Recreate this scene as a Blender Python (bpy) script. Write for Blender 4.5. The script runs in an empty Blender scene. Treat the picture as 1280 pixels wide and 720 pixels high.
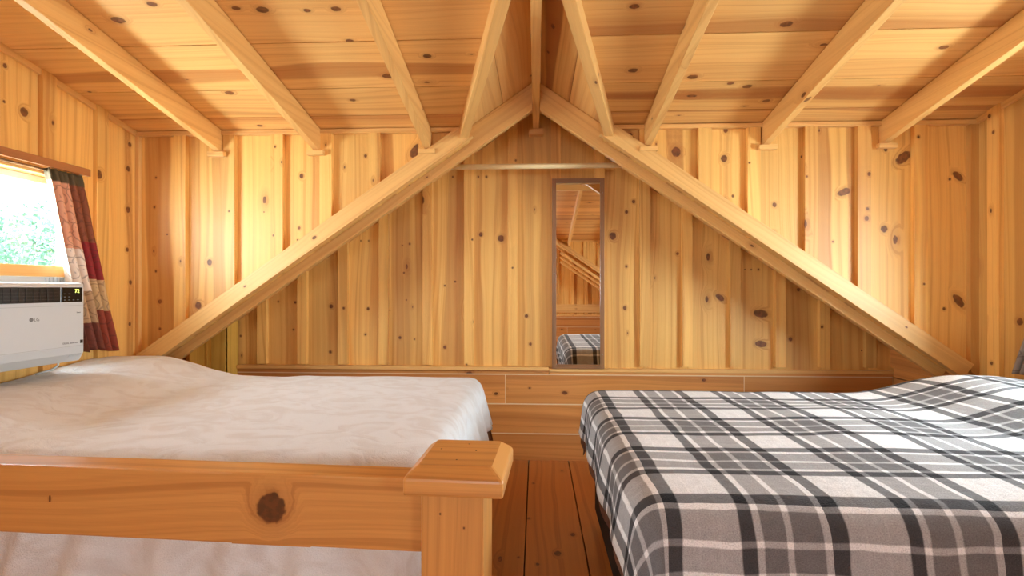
import bpy, bmesh, math, random
from mathutils import Vector, Matrix, noise
S = bpy.context.scene
COL = S.collection
random.seed(7)

# ------------------------------------------------------------------ camera
EYE = 1.2
F = 640.0
YAW = math.atan(30 / F)
cam_data = bpy.data.cameras.new('camera')
cam_data.sensor_width = 36
cam_data.lens = 36 * F / 1280
cam_data.clip_start = 0.02
cam = bpy.data.objects.new('camera', cam_data)
cam.location = (0, 0, EYE)
cam.rotation_euler = (math.pi / 2, 0, YAW)
COL.objects.link(cam)
S.camera = cam

# ------------------------------------------------------------------ exposure, sky, daylight
S.view_settings.view_transform = 'Standard'
S.view_settings.look = 'None'
S.view_settings.exposure = 0.82
S.view_settings.gamma = 1
S.view_settings.use_curve_mapping = False

world = bpy.data.worlds.new('world')
S.world = world
world.use_nodes = True
wn = world.node_tree
bg = wn.nodes['Background']
bg.inputs['Color'].default_value = (0.80, 0.93, 1.0, 1)
bg.inputs['Strength'].default_value = 1.6

sun_d = bpy.data.lights.new('sun', 'SUN')
sun_d.energy = 3.0
sun_d.angle = math.radians(3)
sun_d.color = (1, 0.95, 0.85)
sun = bpy.data.objects.new('sun', sun_d)
sun.rotation_euler = (math.radians(42), 0, math.radians(4))
COL.objects.link(sun)


DAY = (0.80, 0.915, 1.0)


def area(name, loc, direction, sx, sy, power, color=(1, 0.96, 0.9)):
    d = bpy.data.lights.new(name, 'AREA')
    d.shape = 'RECTANGLE'
    d.size, d.size_y = sx, sy
    d.energy = power
    d.color = color
    o = bpy.data.objects.new(name, d)
    o.location = loc
    o.rotation_euler = Vector(direction).to_track_quat('-Z', 'Y').to_euler()
    COL.objects.link(o)
    return o


# daylight at the front side windows, added fill at an invented rear pair (each lamp is outside, in front of its opening)
area('daylight_left', (-2.92, 1.75, 1.45), (1, 0.12, 0.1), 1.4, 1.0, 122, DAY)
area('daylight_right', (2.98, 1.75, 1.45), (-1, 0.12, 0.1), 1.4, 1.0, 122, DAY)
area('fill_left_rear', (-2.92, -1.75, 1.45), (1, 0.25, 0.1), 1.4, 1.0, 62, DAY)
area('fill_right_rear', (2.98, -1.75, 1.45), (-1, 0.25, 0.1), 1.4, 1.0, 62, DAY)
# added fill lamp behind a made-up opening in the unseen rear gable
area('fill_rear_gable', (-0.55, -4.1, 1.35), (0, 1, 0.02), 1.2, 1.0, 30, DAY)

# ------------------------------------------------------------------ dimensions of the loft
XL, XR = -2.415, 2.465          # side walls
YW = 3.00                     # upper wall plane beside the gable
YG = 3.06                     # front face of the gable rafters
YB = 3.60                     # recessed gable end wall
KL, KR = 2.53, 2.405          # knee walls of the recess, left and right
KX = {-1: KL, 1: KR}
ZC = 2.1375                   # ceiling height at YW
SL = 0.203                    # slope of the main ceiling
ZP = 2.445                     # peak of the little gable roof
GS = 0.69                    # its slope


def zc(y):
    return ZC + SL * (YW - abs(y))


def px(u, v, Y):
    """point on the plane y = Y behind photo point (u, v)"""
    a = (u - 640) / F
    dx = a * math.cos(YAW) - math.sin(YAW)
    dy = a * math.sin(YAW) + math.cos(YAW)
    t = Y / dy
    return Vector((dx * t, Y, EYE + (360 - v) / F * t))


def pxX(u, v, X):
    a = (u - 640) / F
    dx = a * math.cos(YAW) - math.sin(YAW)
    dy = a * math.sin(YAW) + math.cos(YAW)
    t = X / dx
    return Vector((X, dy * t, EYE + (360 - v) / F * t))


# ------------------------------------------------------------------ material helpers
class NT:
    def __init__(self, name):
        self.m = bpy.data.materials.new(name)
        self.m.use_nodes = True
        self.t = self.m.node_tree
        self.t.nodes.clear()
        self.out = self.t.nodes.new('ShaderNodeOutputMaterial')

    def n(self, kind, **kw):
        nd = self.t.nodes.new('ShaderNode' + kind)
        for k, v in kw.items():
            setattr(nd, k, v)
        return nd

    def put(self, sock, val):
        if isinstance(val, bpy.types.NodeSocket):
            self.t.links.new(val, sock)
        else:
            sock.default_value = val

    def math(self, op, a, b=0.0, c=0.0, clamp=False):
        nd = self.n('Math', operation=op)
        nd.use_clamp = clamp
        self.put(nd.inputs[0], a)
        self.put(nd.inputs[1], b)
        self.put(nd.inputs[2], c)
        return nd.outputs[0]

    def comb(self, x, y, z=0.0):
        nd = self.n('CombineXYZ')
        for i, v in enumerate((x, y, z)):
            self.put(nd.inputs[i], v)
        return nd.outputs[0]

    def sep(self, v):
        nd = self.n('SeparateXYZ')
        self.put(nd.inputs[0], v)
        return nd.outputs

    def smooth(self, x, lo, hi, a=0.0, b=1.0):
        nd = self.n('MapRange', interpolation_type='SMOOTHSTEP')
        for i, v in enumerate((x, lo, hi, a, b)):
            self.put(nd.inputs[i], v)
        return nd.outputs[0]

    def mix(self, f, a, b, mode='MIX'):
        nd = self.n('Mix', data_type='RGBA', blend_type=mode)
        self.put(nd.inputs['Factor'], f)
        ab = [s for s in nd.inputs if s.type == 'RGBA']
        self.put(ab[0], a)
        self.put(ab[1], b)
        return [s for s in nd.outputs if s.type == 'RGBA'][0]

    def noise(self, vec, scale, detail=2.0, dim='3D', rough=0.5, dist=0.0):
        nd = self.n('TexNoise', noise_dimensions=dim)
        if dim == '1D':
            self.put(nd.inputs['W'], vec)
        else:
            self.put(nd.inputs['Vector'], vec)
        nd.inputs['Scale'].default_value = scale
        nd.inputs['Detail'].default_value = detail
        nd.inputs['Roughness'].default_value = rough
        nd.inputs['Distortion'].default_value = dist
        return nd.outputs[0]

    def bsdf(self, color, rough=0.5, bump=None, bump_s=0.2, bump_d=0.01, **kw):
        b = self.n('BsdfPrincipled')
        self.put(b.inputs['Base Color'], color)
        self.put(b.inputs['Roughness'], rough)
        for k, v in kw.items():
            self.put(b.inputs[k.replace('_', ' ')], v)
        if bump is not None:
            bn = self.n('Bump')
            bn.inputs['Strength'].default_value = bump_s
            bn.inputs['Distance'].default_value = bump_d
            self.put(bn.inputs['Height'], bump)
            self.t.links.new(bn.outputs[0], b.inputs['Normal'])
        self.t.links.new(b.outputs[0], self.out.inputs[0])
        return self.m


def rgb(r, g, b):
    f = lambda c: ((c / 255 + 0.055) / 1.055) ** 2.4 if c > 10 else c / 255 / 12.92
    return (f(r), f(g), f(b), 1)


def pine(name, light, mid, dark, heart=0.55, rough=0.38, var=0.3, knots=0.16, kn_dark=None):
    """knotty pine; UVMap = metres along/across the board, meta.x = board number, knot = local knot coordinates"""
    N = NT(name)
    uv = N.n('UVMap', uv_map='UVMap').outputs[0]
    me = N.n('UVMap', uv_map='meta').outputs[0]
    kn = N.n('UVMap', uv_map='knot').outputs[0]
    u, v, _ = N.sep(uv)
    bid = N.sep(me)[0]
    b13 = N.math('MULTIPLY', bid, 13.71)
    # scattered knots
    vor = N.n('TexVoronoi', voronoi_dimensions='2D', feature='F1')
    N.put(vor.inputs['Vector'], N.comb(N.math('MULTIPLY_ADD', u, 3.4, b13), N.math('MULTIPLY_ADD', v, 7.0, N.math('MULTIPLY', bid, 7.31))))
    vor.inputs['Scale'].default_value = 1
    d = vor.outputs['Distance']
    cr, cg, cb = N.sep(vor.outputs['Color'])
    keep = N.math('GREATER_THAN', cr, 1 - knots)
    rad = N.math('MULTIPLY_ADD', N.math('POWER', cg, 3.0), 0.07, 0.028)
    dn = N.math('DIVIDE', d, rad)
    wob = N.noise(N.comb(u, v, bid), 60, 2)
    dn = N.math('ADD', dn, N.math('MULTIPLY_ADD', wob, 0.6, -0.3))
    core = N.math('MULTIPLY', N.smooth(dn, 0.75, 1.05, 1, 0), keep)
    halo = N.math('MULTIPLY', N.smooth(dn, 0.8, 4.5, 1, 0), keep)
    # placed knots
    kl = N.n('VectorMath', operation='LENGTH')
    N.put(kl.inputs[0], kn)
    kd = N.math('ADD', kl.outputs['Value'], N.math('MULTIPLY_ADD', wob, 0.4, -0.2))
    core2 = N.smooth(kd, 0.85, 1.05, 1, 0)
    halo2 = N.smooth(kd, 0.8, 2.3, 1, 0)
    core = N.math('MAXIMUM', core, core2)
    halo = N.math('MAXIMUM', halo, halo2)
    # growth lines
    low = N.noise(N.comb(N.math('MULTIPLY', u, 0.55), N.math('MULTIPLY', v, 3.5), b13), 1.0, 2)
    ph = N.math('MULTIPLY_ADD', v, 34, N.math('MULTIPLY', low, 6))
    ph = N.math('ADD', ph, N.math('MULTIPLY', halo, 2.6))
    ph = N.math('ADD', ph, N.math('MULTIPLY', bid, 5.3))
    ring = N.noise(ph, 1.0, 3, '1D', 0.6)
    ring = N.smooth(ring, 0.33, 0.72)
    fib = N.noise(N.comb(N.math('MULTIPLY', u, 6), N.math('MULTIPLY', v, 260), bid), 1.0, 2)
    # heartwood bands
    hw = N.noise(N.math('ADD', N.math('ADD', N.math('MULTIPLY', v, 5.5), N.math('MULTIPLY', low, 1.1)), N.math('MULTIPLY', bid, 3.17)), 1.0, 1, '1D')
    hw = N.smooth(hw, 0.5, 0.58)
    rnd = N.n('TexWhiteNoise', noise_dimensions='1D')
    N.put(rnd.inputs['W'], bid)
    rv = rnd.outputs['Value']
    rc = N.sep(rnd.outputs['Color'])
    base = N.mix(N.math('MULTIPLY', ring, 0.5), light, mid)
    base = N.mix(N.math('MULTIPLY', N.math('MULTIPLY', hw, heart), rc[1]), base, dark)
    base = N.mix(N.math('MULTIPLY', N.smooth(ring, 0.6, 1.0), 0.16), base, dark)
    base = N.mix(N.math('MULTIPLY', halo, 0.32), base, dark)
    val = N.math('MULTIPLY_ADD', rv, var, 1.0 - var * 0.6)
    val = N.math('ADD', val, N.math('MULTIPLY_ADD', fib, 0.16, -0.08))
    base = N.mix(1.0, base, N.comb(val, val, val), 'MULTIPLY')
    k1, k2 = kn_dark or (rgb(78, 34, 14), rgb(122, 60, 28))
    kc = N.mix(N.smooth(wob, 0.35, 0.65), k1, k2)
    base = N.mix(N.math('MULTIPLY', core, 0.86), base, kc)
    rough_s = N.math('MULTIPLY_ADD', fib, 0.14, rough - 0.05)
    h = N.math('ADD', N.math('MULTIPLY', ring, 0.5), N.math('MULTIPLY', fib, 0.5))
    return N.bsdf(base, rough_s, bump=h, bump_s=0.12, bump_d=0.002, Specular_IOR_Level=0.5)


def plain(name, color, rough=0.5, nscale=30, namt=0.06, **kw):
    N = NT(name)
    tc = N.n('TexCoord').outputs['Object']
    nz = N.noise(tc, nscale, 3)
    v = N.math('MULTIPLY_ADD', nz, namt * 2, 1 - namt)
    c = N.mix(1.0, color, N.comb(v, v, v), 'MULTIPLY')
    return N.bsdf(c, rough, bump=nz, bump_s=0.05, bump_d=0.002, **kw)


PINE_L, PINE_M, PINE_D = rgb(248, 194, 108), rgb(230, 160, 76), rgb(172, 94, 36)
M_wall = pine('wall_pine', PINE_L, PINE_M, PINE_D, rough=0.47)
M_ceil = pine('ceiling_pine', rgb(242, 188, 114), rgb(226, 158, 84), rgb(176, 100, 46), heart=0.85, rough=0.42, var=0.26, knots=0.16)
M_beam = pine('rafter_pine', rgb(240, 188, 114), rgb(224, 162, 88), rgb(184, 114, 56), heart=0.25, rough=0.42, knots=0.16, var=0.12)
M_base = pine('base_pine', rgb(222, 152, 82), rgb(204, 130, 62), rgb(160, 90, 40), rough=0.4, knots=0.15)
M_floor = pine('floor_pine', rgb(208, 136, 72), rgb(186, 112, 54), rgb(142, 78, 36), rough=0.36, knots=0.15)
M_rail = pine('rail_pine', rgb(216, 154, 84), rgb(184, 118, 56), rgb(138, 78, 34), heart=0.2, rough=0.3, knots=0.0, var=0.04, kn_dark=(rgb(44, 18, 8), rgb(84, 38, 16)))
M_brownwood = pine('valance_wood', rgb(176, 112, 66), rgb(154, 92, 50), rgb(120, 66, 34), heart=0.2, rough=0.4, knots=0.0)
M_framewood = pine('mirror_frame_wood', rgb(150, 104, 66), rgb(134, 90, 54), rgb(110, 70, 40), heart=0.1, rough=0.4, knots=0.0)
M_yellow = pine('yellow_pine', rgb(232, 184, 84), rgb(214, 160, 62), rgb(170, 112, 40), heart=0.3, rough=0.4, knots=0.1)
M_chink = plain('pale_chinking', rgb(236, 208, 168), 0.8)
M_white = plain('white_plastic', rgb(208, 211, 214), 0.38, namt=0.015)
M_greyp = plain('grey_plastic', rgb(176, 180, 182), 0.4, namt=0.02)
M_black = plain('black_plastic', rgb(22, 20, 20), 0.3, namt=0.05)
M_gloss = plain('glossy_black_panel', rgb(14, 13, 14), 0.12, namt=0.02)
M_vinyl = plain('window_vinyl', rgb(235, 236, 230), 0.4, namt=0.01)
M_darkbox = plain('dark_box_fabric', rgb(40, 32, 26), 0.9, nscale=180, namt=0.4)
M_mattress = plain('mattress_fabric', rgb(200, 190, 176), 0.9)
M_ink = plain('grey_print', rgb(120, 122, 124), 0.5)
M_leaf = plain('leaf_green', rgb(165, 205, 185), 0.7, nscale=3, namt=0.4)
M_bark = plain('tree_bark', rgb(110, 86, 66), 0.9, nscale=14, namt=0.4)
M_grass = plain('meadow', rgb(110, 140, 80), 0.9, nscale=2, namt=0.3)
M_metal = plain('rod_metal', rgb(150, 140, 128), 0.3, Metallic=1.0)


def emit(name, col, s):
    N = NT(name)
    e = N.n('Emission')
    e.inputs[0].default_value = col
    e.inputs[1].default_value = s
    N.t.links.new(e.outputs[0], N.out.inputs[0])
    return N.m


M_led = emit('lit_display_digits', (0.85, 1.0, 0.15, 1), 2.2)


def mirror_mat():
    N = NT('mirror_silver')
    tc = N.n('TexCoord').outputs['Object']
    nz = N.noise(tc, 5, 2)
    return N.bsdf((0.88, 0.88, 0.87, 1), N.math('MULTIPLY_ADD', nz, 0.006, 0.004), Metallic=1.0)


def glass_mat():
    N = NT('window_glass')
    tr = N.n('BsdfTransparent')
    tr.inputs[0].default_value = (0.93, 0.97, 0.97, 1)
    gl = N.n('BsdfGlossy')
    gl.inputs['Roughness'].default_value = 0.02
    lw = N.n('LayerWeight')
    lw.inputs[0].default_value = 0.5
    fac = N.math('MULTIPLY_ADD', N.math('POWER', lw.outputs['Facing'], 5.0), 0.5, 0.03)
    mx = N.n('MixShader')
    N.t.links.new(fac, mx.inputs[0])
    N.t.links.new(tr.outputs[0], mx.inputs[1])
    N.t.links.new(gl.outputs[0], mx.inputs[2])
    N.t.links.new(mx.outputs[0], N.out.inputs[0])
    return N.m


M_mirror, M_glass = mirror_mat(), glass_mat()


def plaid_mat():
    N = NT('plaid_fleece')
    uv = N.n('UVMap', uv_map='UVMap').outputs[0]
    wv = N.n('TexNoise')
    N.put(wv.inputs['Vector'], uv)
    wv.inputs['Scale'].default_value = 6
    u, v, _ = N.sep(uv)
    wob = N.math('MULTIPLY_ADD', wv.outputs[0], 0.02, -0.01)
    P = 0.385

    def bands(x, off):
        f = N.math('FRACT', N.math('DIVIDE', N.math('ADD', N.math('ADD', x, wob), 20 * P + off), P))
        r = N.n('ValToRGB')
        cr = r.color_ramp
        cr.interpolation = 'LINEAR'
        D, T, G, W = (0.016, 0.016, 0.019, 1), (0.84, 0.84, 0.85, 1), (0.19, 0.185, 0.19, 1), (0.97, 0.97, 0.98, 1)
        T2 = (0.95, 0.95, 0.95, 1)
        seq = [(0, D), (.10, T), (.20, T2), (.215, T), (.33, T2), (.345, T), (.455, D), (.545, W), (.588, G), (.735, W), (.775, G), (.957, W)]
        e = cr.elements
        while len(e) > 1:
            e.remove(e[-1])
        e[0].position = 0
        e[0].color = D
        for i, (p, c) in enumerate(seq[1:]):
            prev = seq[i][1]
            a = e.new(p - 0.004)
            a.color = prev
            b = e.new(p + 0.004)
            b.color = c
        N.put(r.inputs[0], f)
        return r.outputs[0]
    a = bands(u, 0.074)
    b = bands(v, -0.123)
    pr = N.n('Gamma')
    N.put(pr.inputs[0], N.mix(1.0, a, b, 'MULTIPLY'))
    pr.inputs[1].default_value = 0.5
    c = N.mix(0.27, pr.outputs[0], N.mix(0.5, a, b))
    fz = N.noise(uv, 300, 3)
    fz2 = N.noise(uv, 38, 3)
    k = N.math('ADD', N.math('MULTIPLY_ADD', fz, 1.1, 0.5), N.math('MULTIPLY_ADD', fz2, 0.3, -0.15))
    c = N.mix(1.0, c, N.comb(k, k, k), 'MULTIPLY')
    return N.bsdf(c, 0.85, bump=N.math('ADD', fz, N.math('MULTIPLY', fz2, 1.5)), bump_s=0.8, bump_d=0.006,
                  Sheen_Weight=0.05, Sheen_Roughness=0.4, Specular_IOR_Level=0.15)


def fleece_mat(name, ca, cb, sheen=0.3):
    N = NT(name)
    uv = N.n('UVMap', uv_map='UVMap').outputs[0]
    u, v, _ = N.sep(uv)
    fz = N.noise(uv, 300, 2)
    br = N.noise(N.comb(N.math('MULTIPLY', u, 7), N.math('MULTIPLY', v, 9)), 1, 5, dist=1.6)
    br = N.smooth(br, 0.4, 0.66)
    c = N.mix(br, ca, cb)
    k = N.math('MULTIPLY_ADD', fz, 0.3, 0.85)
    c = N.mix(1.0, c, N.comb(k, k, k), 'MULTIPLY')
    return N.bsdf(c, 0.9, bump=N.math('ADD', fz, br), bump_s=0.6, bump_d=0.005, Sheen_Weight=sheen, Sheen_Roughness=0.5)


M_plaid = plaid_mat()
M_fleece = fleece_mat('cream_fleece', rgb(232, 232, 233), rgb(222, 218, 216))
M_brown = fleece_mat('brown_underblanket', rgb(120, 74, 46), rgb(92, 54, 34), 0.1)


def curtain_mat(name, grey=False):
    """patchwork print: blocks of cream, rust and crimson with dark scrolls"""
    N = NT(name)
    uv = N.n('UVMap', uv_map='UVMap').outputs[0]
    u, v, _ = N.sep(uv)
    A = [rgb(150, 62, 40), rgb(206, 168, 120), rgb(142, 34, 34), rgb(140, 74, 44)]
    B = [rgb(120, 56, 40), rgb(190, 150, 110), rgb(236, 214, 196), rgb(222, 158, 124)]
    if grey:
        A = [rgb(150, 130, 116), rgb(184, 168, 150), rgb(140, 110, 100), rgb(150, 130, 112)]
        B = [rgb(120, 100, 88), rgb(170, 150, 130), rgb(190, 176, 160), rgb(160, 140, 120)]

    def column(cols, stops):
        r = N.n('ValToRGB')
        r.color_ramp.interpolation = 'CONSTANT'
        e = r.color_ramp.elements
        e[0].color = cols[0]
        e[1].position = stops[0]
        e[1].color = cols[1]
        for p, c in zip(stops[1:], cols[2:]):
            e.new(p).color = c
        N.put(r.inputs[0], N.math('DIVIDE', v, 0.96))
        return r.outputs[0]
    patch = N.mix(N.math('GREATER_THAN', u, 0.33), column(B, (.16, .34, .58)), column(A, (.24, .42, .63)))
    nz = N.n('TexNoise')
    N.put(nz.inputs['Vector'], uv)
    nz.inputs['Scale'].default_value = 7
    ad = N.n('VectorMath', operation='MULTIPLY_ADD')
    N.put(ad.inputs[0], nz.outputs['Color'])
    ad.inputs[1].default_value = (.13, .13, 0)
    N.put(ad.inputs[2], uv)
    vo = N.n('TexVoronoi', voronoi_dimensions='2D')
    N.put(vo.inputs['Vector'], ad.outputs[0])
    vo.inputs['Scale'].default_value = 15
    pp = N.math('PINGPONG', N.math('MULTIPLY', vo.outputs['Distance'], 4.6), 1.0)
    line = N.smooth(pp, 0.0, 0.42, 1, 0)
    c = N.mix(N.math('MULTIPLY', line, 0.5), patch, rgb(84, 44, 30))
    hd = N.smooth(v, 0.895, 0.905)
    c = N.mix(hd, c, rgb(92, 74, 46))
    return N.bsdf(c, 0.8)


M_curtain, M_curtain2 = curtain_mat('patchwork_curtain'), curtain_mat('grey_patchwork_curtain', True)

# ------------------------------------------------------------------ object helpers


def tag(o, label=None, cat=None, group=None, kind=None):
    for k, v in (('label', label), ('category', cat), ('group', group), ('kind', kind)):
        if v:
            o[k] = v
    return o


def empty(name, loc, label, cat, group=None):
    o = bpy.data.objects.new(name, None)
    o.location = loc
    o.empty_display_size = 0.1
    COL.objects.link(o)
    return tag(o, label, cat, group)


def link(name, me, mat, parent=None, bevel=0.0, smooth=False):
    o = bpy.data.objects.new(name, me)
    for m in (mat if isinstance(mat, (list, tuple)) else [mat]):
        me.materials.append(m)
    COL.objects.link(o)
    if parent:
        o.parent = parent
        w, q = Vector(), parent
        while q:
            w += Vector(q.location)
            q = q.parent
        me.transform(Matrix.Translation(-w))
    if bevel:
        b = o.modifiers.new('edge', 'BEVEL')
        b.width = bevel
        b.segments = 2
        b.limit_method = 'ANGLE'
        b.angle_limit = math.radians(40)
    if smooth:
        for p in me.polygons:
            p.use_smooth = True
    return o


def clip(poly, a, b, c):
    """keep the side a*x + b*y <= c"""
    out = []
    for i in range(len(poly)):
        p, q = poly[i], poly[(i + 1) % len(poly)]
        dp, dq = a * p[0] + b * p[1] - c, a * q[0] + b * q[1] - c
        if dp <= 1e-9:
            out.append(p)
        if (dp < -1e-9 and dq > 1e-9) or (dp > 1e-9 and dq < -1e-9):
            t = dp / (dp - dq)
            out.append((p[0] + (q[0] - p[0]) * t, p[1] + (q[1] - p[1]) * t))
    return out


def rect(u0, u1, v0, v1):
    return [(u0, v0), (u1, v0), (u1, v1), (u0, v1)]


BID = [0]


def newbid():
    BID[0] += 1
    return BID[0] * 1.37 + random.random() * 0.9


class Wood:
    """collects boards; each board is a prism whose polygon is given in metres along (A) and across (B)"""

    def __init__(self):
        self.v, self.f, self.uv, self.meta, self.kn, self.mi = [], [], [], [], [], []
        self.recs = []

    def face(self, pts, uvs, bid, kn=None, mi=0):
        i0 = len(self.v)
        self.v += [tuple(p) for p in pts]
        self.f.append(list(range(i0, i0 + len(pts))))
        self.uv.append(uvs)
        self.meta.append(bid)
        self.kn.append(kn or [(9, 9)] * len(pts))
        self.mi.append(mi)

    def prism(self, poly, O, A, B, C, t, bid=None, mi=0):
        """C points to the visible side; the visible face is at O, thickness t goes to O - C t"""
        if len(poly) < 3:
            return None
        O, A, B, C = Vector(O), Vector(A), Vector(B), Vector(C)
        if bid is None:
            bid = newbid()
        n = len(poly)
        base = len(self.v)
        for k in (0, 1):
            for (a, b) in poly:
                self.v.append(tuple(O + A * a + B * b - C * (t * k)))
        flip = A.cross(B).dot(C) < 0
        area2 = sum(poly[i][0] * poly[(i + 1) % n][1] - poly[(i + 1) % n][0] * poly[i][1] for i in range(n))
        if area2 < 0:
            flip = not flip

        def add(idx, uvs):
            if flip:
                idx, uvs = idx[::-1], uvs[::-1]
            self.f.append([base + i for i in idx])
            self.uv.append(uvs)
            self.meta.append(bid)
            self.kn.append([(9, 9)] * len(idx))
            self.mi.append(mi)
        add(list(range(n)), list(poly))
        add(list(range(2 * n - 1, n - 1, -1)), [poly[i] for i in range(n - 1, -1, -1)])
        for i in range(n):
            j = (i + 1) % n
            p, q = poly[i], poly[j]
            if abs(p[1] - q[1]) < abs(p[0] - q[0]):
                uvs = [(p[0], p[1]), (p[0], p[1] + t), (q[0], q[1] + t), (q[0], q[1])]
            else:
                uvs = [(p[0], p[1]), (p[0] + t, p[1]), (q[0] + t, q[1]), (q[0], q[1])]
            add([i, i + n, j + n, j], uvs)
        self.recs.append((poly, O, A, B, C, bid))
        return bid

    def box(self, x0, x1, y0, y1, z0, z1, along='x', bid=None, mi=0):
        if bid is None:
            bid = newbid()
        ax = 'xyz'.index(along)
        c = [(x, y, z) for x in (x0, x1) for y in (y0, y1) for z in (z0, z1)]
        quads = [([0, 1, 3, 2], 0), ([4, 6, 7, 5], 0), ([0, 4, 5, 1], 1), ([2, 3, 7, 6], 1), ([0, 2, 6, 4], 2), ([1, 5, 7, 3], 2)]
        base = len(self.v)
        self.v += c
        for idx, nrm in quads:
            uvs = []
            o = [a for a in range(3) if a != ax]
            for i in idx:
                p = c[i]
                if nrm == ax:
                    uvs.append((p[o[0]], p[o[1]]))
                else:
                    w = [a for a in o if a != nrm][0]
                    uvs.append((p[ax], p[w] + 0.37 * nrm))
            self.f.append([base + i for i in idx])
            self.uv.append(uvs)
            self.meta.append(bid)
            self.kn.append([(9, 9)] * 4)
            self.mi.append(mi)
        return bid

    def knot(self, P, r, stretch=1.5, tilt=0.0):
        """a knot on whichever board covers world point P, drawn on a 0.3 mm skin over that board"""
        best = None
        for poly, O, A, B, C, bid in self.recs:
            d = Vector(P) - O
            a, b, c = d.dot(A), d.dot(B), d.dot(C)
            if abs(c) > 0.037:
                continue
            us = [p[0] for p in poly]
            vs = [p[1] for p in poly]
            if min(us) < a < max(us) and min(vs) < b < max(vs):
                if best is None or c < best[0]:
                    best = (c, a, b, poly, O, A, B, C, bid)
        if not best:
            return
        c, a, b, poly, O, A, B, C, bid = best
        self.nk = getattr(self, 'nk', 0) + 1
        q = rect(a - 2.6 * r * stretch, a + 2.6 * r * stretch, b - 2.6 * r, b + 2.6 * r)
        m = len(poly)
        ar = sum(poly[i][0] * poly[(i + 1) % m][1] - poly[(i + 1) % m][0] * poly[i][1] for i in range(m))
        for i in range(m):
            p, n = poly[i], poly[(i + 1) % m]
            ex, ey = n[0] - p[0], n[1] - p[1]
            nx, ny = (ey, -ex) if ar > 0 else (-ey, ex)
            q = clip(q, nx, ny, nx * p[0] + ny * p[1])
            if len(q) < 3:
                return
        if (A.cross(B).dot(C) < 0):
            q = q[::-1]
        ct, st = math.cos(tilt), math.sin(tilt)
        kn = []
        for (x, y) in q:
            dx, dy = x - a, y - b
            kn.append(((dx * ct + dy * st) / (r * stretch), (-dx * st + dy * ct) / r))
        self.face([O + A * x + B * y + C * (0.0003 + 0.00002 * self.nk) for x, y in q], q, bid, kn)

    def mesh(self, name):
        me = bpy.data.meshes.new(name)
        me.from_pydata(self.v, [], self.f)
        l1, l2, l3 = me.uv_layers.new(name='UVMap'), me.uv_layers.new(name='meta'), me.uv_layers.new(name='knot')
        k = 0
        for fi, f in enumerate(self.f):
            for j in range(len(f)):
                l1.data[k].uv = self.uv[fi][j]
                l2.data[k].uv = (self.meta[fi], 0)
                l3.data[k].uv = self.kn[fi][j]
                k += 1
        for p, m in zip(me.polygons, self.mi):
            p.material_index = m
        me.update()
        return me

    def build(self, name, mat, parent=None, bevel=0.0):
        return link(name, self.mesh(name), mat, parent, bevel)


def xf_mesh(me, M):
    me.transform(M)
    if M.determinant() < 0:
        me.flip_normals()
    return me


def bm_mesh(name, bm):
    me = bpy.data.meshes.new(name)
    bmesh.ops.recalc_face_normals(bm, faces=bm.faces)
    bm.to_mesh(me)
    bm.free()
    return me


def bbox(bm, x0, x1, y0, y1, z0, z1):
    r = bmesh.ops.create_cube(bm, size=1)
    for v in r['verts']:
        v.co = Vector(((x0 + x1) / 2 + v.co.x * (x1 - x0), (y0 + y1) / 2 + v.co.y * (y1 - y0), (z0 + z1) / 2 + v.co.z * (z1 - z0)))
    return r['verts']


def tube(bm, pts, r, n=12, cap=True):
    pts = [Vector(p) for p in pts]
    rings = []
    for i, p in enumerate(pts):
        d = (pts[min(i + 1, len(pts) - 1)] - pts[max(i - 1, 0)]).normalized()
        s = d.cross(Vector((0, 0, 1)))
        if s.length < 1e-3:
            s = d.cross(Vector((0, 1, 0)))
        s.normalize()
        t = d.cross(s)
        rr = r[i] if isinstance(r, (list, tuple)) else r
        rings.append([bm.verts.new(p + s * rr * math.cos(2 * math.pi * k / n) + t * rr * math.sin(2 * math.pi * k / n)) for k in range(n)])
    for a, b in zip(rings, rings[1:]):
        for k in range(n):
            bm.faces.new((a[k], a[(k + 1) % n], b[(k + 1) % n], b[k]))
    if cap:
        bm.faces.new(rings[0])
        bm.faces.new(rings[-1][::-1])


X_, Y_, Z_ = Vector((1, 0, 0)), Vector((0, 1, 0)), Vector((0, 0, 1))
FLIP = Matrix.Scale(-1, 4, Vector((0, 1, 0)))

# ------------------------------------------------------------------ floor
w = Wood()
edges = [KR + 0.2, 2.20, 1.93, 1.64, 1.36, 1.07, 0.79, 0.49, 0.225, -0.05, -0.33, -0.6, -0.9, -1.18, -1.46, -1.75, -2.02, -2.3, -KL - 0.2]
for a, b in zip(edges[1:], edges):
    w.prism(rect(-YB - 0.05, YB + 0.05, a + 0.0035, b - 0.0035), (0, 0, 0), Y_, X_, Z_, 0.03)
for (u, v, r) in ((697, 691, .016), (716, 667, .012), (735, 570, .012), (667, 604, .008), (661, 648, .008), (672, 705, .008), (648, 697, .006)):
    z = EYE * F / (v - 360)
    p = px(u, v, z)
    w.knot((p.x, p.y, 0), r)
o = w.build('floor', M_floor)
tag(o, 'wide knotty pine floorboards with open gaps between the two beds', kind='structure')
bm = bmesh.new()
bbox(bm, -KL - 0.3, KR + 0.3, -YB - 0.1, YB + 0.1, -0.09, -0.031)
tag(link('floor_underlay', bm_mesh('floor_underlay', bm), M_bark), kind='structure')

# ------------------------------------------------------------------ recess gable wall, front (s=1) and its twin behind the viewer (s=-1)


def board_layout(battens, lo, hi):
    c = [lo] + [x for x in sorted(battens) if lo + 0.02 < x < hi - 0.02] + [hi]
    return list(zip(c, c[1:]))


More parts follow.
